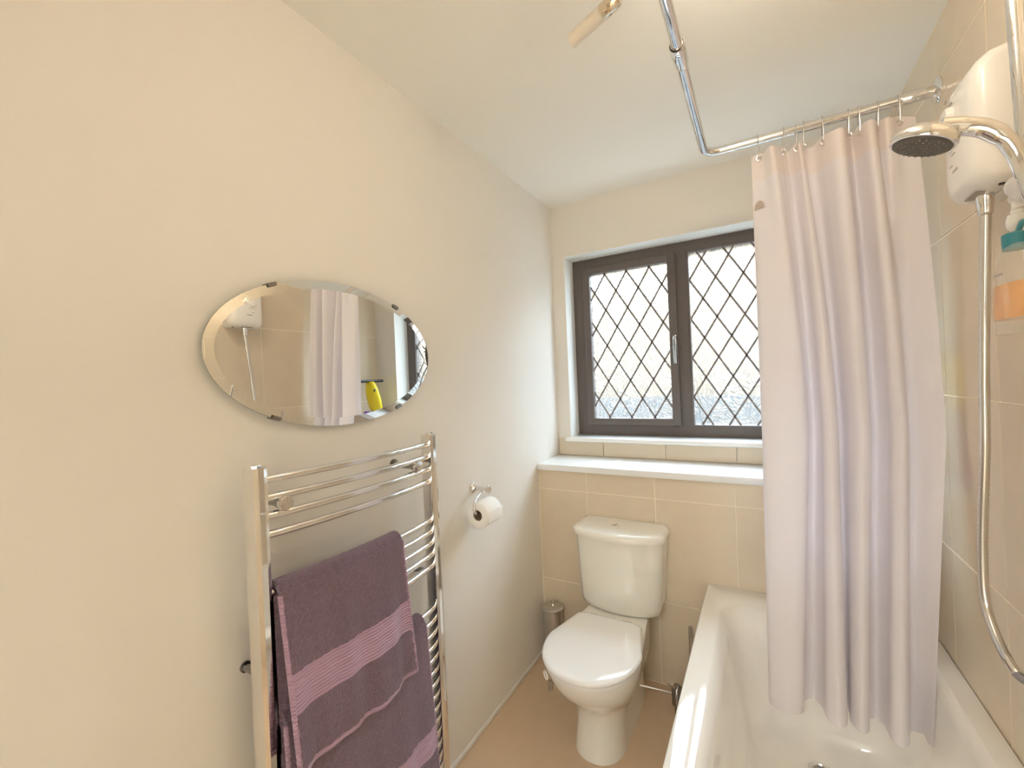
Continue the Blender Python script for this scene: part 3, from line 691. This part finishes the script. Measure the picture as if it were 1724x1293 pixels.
# hanging shower gel
GX, GY = 1.402, -1.226
gel = empty('shower_gel_bottle', (GX, GY, 1.452), 'clear bottle of orange shower gel with teal hook hanging from the riser rail', 'bottle')
def oval(z, a, b, n=32): return [Vector((GX + b * math.cos(2 * pi * k / n), GY + a * math.sin(2 * pi * k / n), z)) for k in range(n)]
bm = bmesh.new(); bm_rings(bm, [oval(1.452, .056, .020), oval(1.455, .061, .023), (oval(1.50, .064, .024)), oval(1.535, .060, .023), oval(1.57, .042, .020), oval(1.595, .022, .016), oval(1.606, .014, .013)]); from_bm('bottle_shell', bm, M['clear'], gel, 60)
bm = bmesh.new(); bm_rings(bm, [oval(1.478, .0605, .0215), oval(1.50, .0622, .0225), oval(1.536, .0578, .0212), oval(1.5365, .0573, .0210)]); from_bm('gel', bm, M['orange'], gel, 60)
cp = lathe('cap', (GX, GY, 1.606), (0, 0, 1), [(-.012, .0155), (.0, .0165), (.014, .0165), (.017, .012)], M['teal'], gel)
tube('hook', catmull([(GX, GY, 1.615), (GX + .012, GY + .012, 1.640), (GX + .022, GY + .040, 1.648), (1.417, -1.167, 1.652), (1.445, -1.150, 1.653), (1.459, -1.172, 1.653)], 5), .004, M['teal'], cp, 8)
box('print', (GX - .0225, GY - .012, 1.552), (GX - .0215, GY + .016, 1.556), M['grey_print'], gel)

# ================================================================ CEILING LIGHT
LX, LY = .86, -1.36
cl = empty('ceiling_spotlight', (LX, LY, H), 'chrome ceiling spotlight with frosted tube shades on swivel arms', 'light')
lathe('ceiling_rose', (LX, LY, H - .0005), (0, 0, -1), [(0, .06), (.012, .06), (.022, .05), (.026, .012), (.05, .011)], M['chrome'], cl)
def spot(arm, base, end, lit):
    arm, base, end = Vector(arm), Vector(base), Vector(end); d = (end - base).normalized()
    a = tube('arm', [(LX, LY, H - .045), arm, base - d * .01], .006, M['brass'], cl)
    lathe('lamp_holder', base, d, [(-.018, .008), (-.014, .016), (.0, .0195), (.034, .0195), (.036, .018)], M['brass'], a)
    sh = lathe('shade', base + d * .034, d, [(0, .0165), (.002, .0185), (.098, .0185), (.0985, .0165), (.004, .0155)], M['frost'], a)
    L = bpy.data.lights.new('lamp', 'POINT') if lit else None
    b = lathe('bulb', base + d * .036, d, [(0, .005), (.004, .0065), (.05, .0065), (.054, .003)], M['lit'] if lit else M['frost'], a, 12)
    if lit:
        L.energy = LAMP_WATTS; L.color = (1, .88, .72); L.shadow_soft_size = .02
        lo = bpy.data.objects.new('lamp', L); COL.objects.link(lo); lo.location = base + d * .062
spot((.765, -1.24, 2.362), (.735, -1.197, 2.352), (.60, -1.172, 2.322), False)
spot((.94, -1.30, 2.362), (.965, -1.275, 2.352), (1.06, -1.30, 2.318), True)
spot((.93, -1.50, 2.362), (.96, -1.54, 2.352), (1.05, -1.64, 2.318), True)

# ================================================================ THINGS ON THE LEDGE BEHIND THE CURTAIN
vx, vy, vz = 1.345, -.175, .9765
vac = empty('window_vacuum', (vx, vy, vz), 'yellow and black handheld window vacuum standing on the ledge behind the curtain', 'cleaner')
def vring(t, w_, d_):   # along the leaning axis
    c = Vector((1.290 + .105 * t, vy + .02 * (1 - t), vz + .50 * t)); return [c + Vector((w_ * math.cos(2 * pi * k / 20), d_ * math.sin(2 * pi * k / 20), 0)) for k in range(20)]
bm = bmesh.new(); bm_rings(bm, [vring(0, .040, .034), vring(.02, .044, .036), vring(.30, .036, .030), vring(.48, .034, .028), vring(.54, .030, .026)]); from_bm('base', bm, M['black'], vac, 50)
bm = bmesh.new(); bm_rings(bm, [vring(.54, .034, .030), vring(.58, .055, .034), vring(.70, .060, .036), vring(.82, .054, .033), vring(.90, .042, .028), vring(.95, .028, .022)]); from_bm('body', bm, M['yellow'], vac, 60)
lathe('tank_window', (1.330, vy + .005, vz + .345), (-1, 0, .25), [(0, .016), (.006, .014), (.007, .001)], M['grey_print'], vac, 16)
lathe('switch', (1.336, vy - .008, vz + .41), (-1, 0, .2), [(0, .012), (.008, .010), (.009, .001)], M['black'], vac, 16)
box('squeegee_head', (1.375, vy - .115, vz + .468), (1.425, vy + .115, vz + .488), M['black'], vac, bev=.008, seg=3)
bo = empty('spray_bottle', (1.275, -.235, vz), 'purple bottle standing on the ledge beside the window vacuum', 'bottle')
lathe('body', (1.365, -.236, vz), (0, 0, 1), [(0, .030), (.004, .033), (.19, .033), (.23, .018), (.235, .016)], M['purple'], bo)
lathe('cap', (1.365, -.236, vz + .234), (0, 0, 1), [(0, .018), (.034, .017), (.036, .014)], M['purple'], bo)
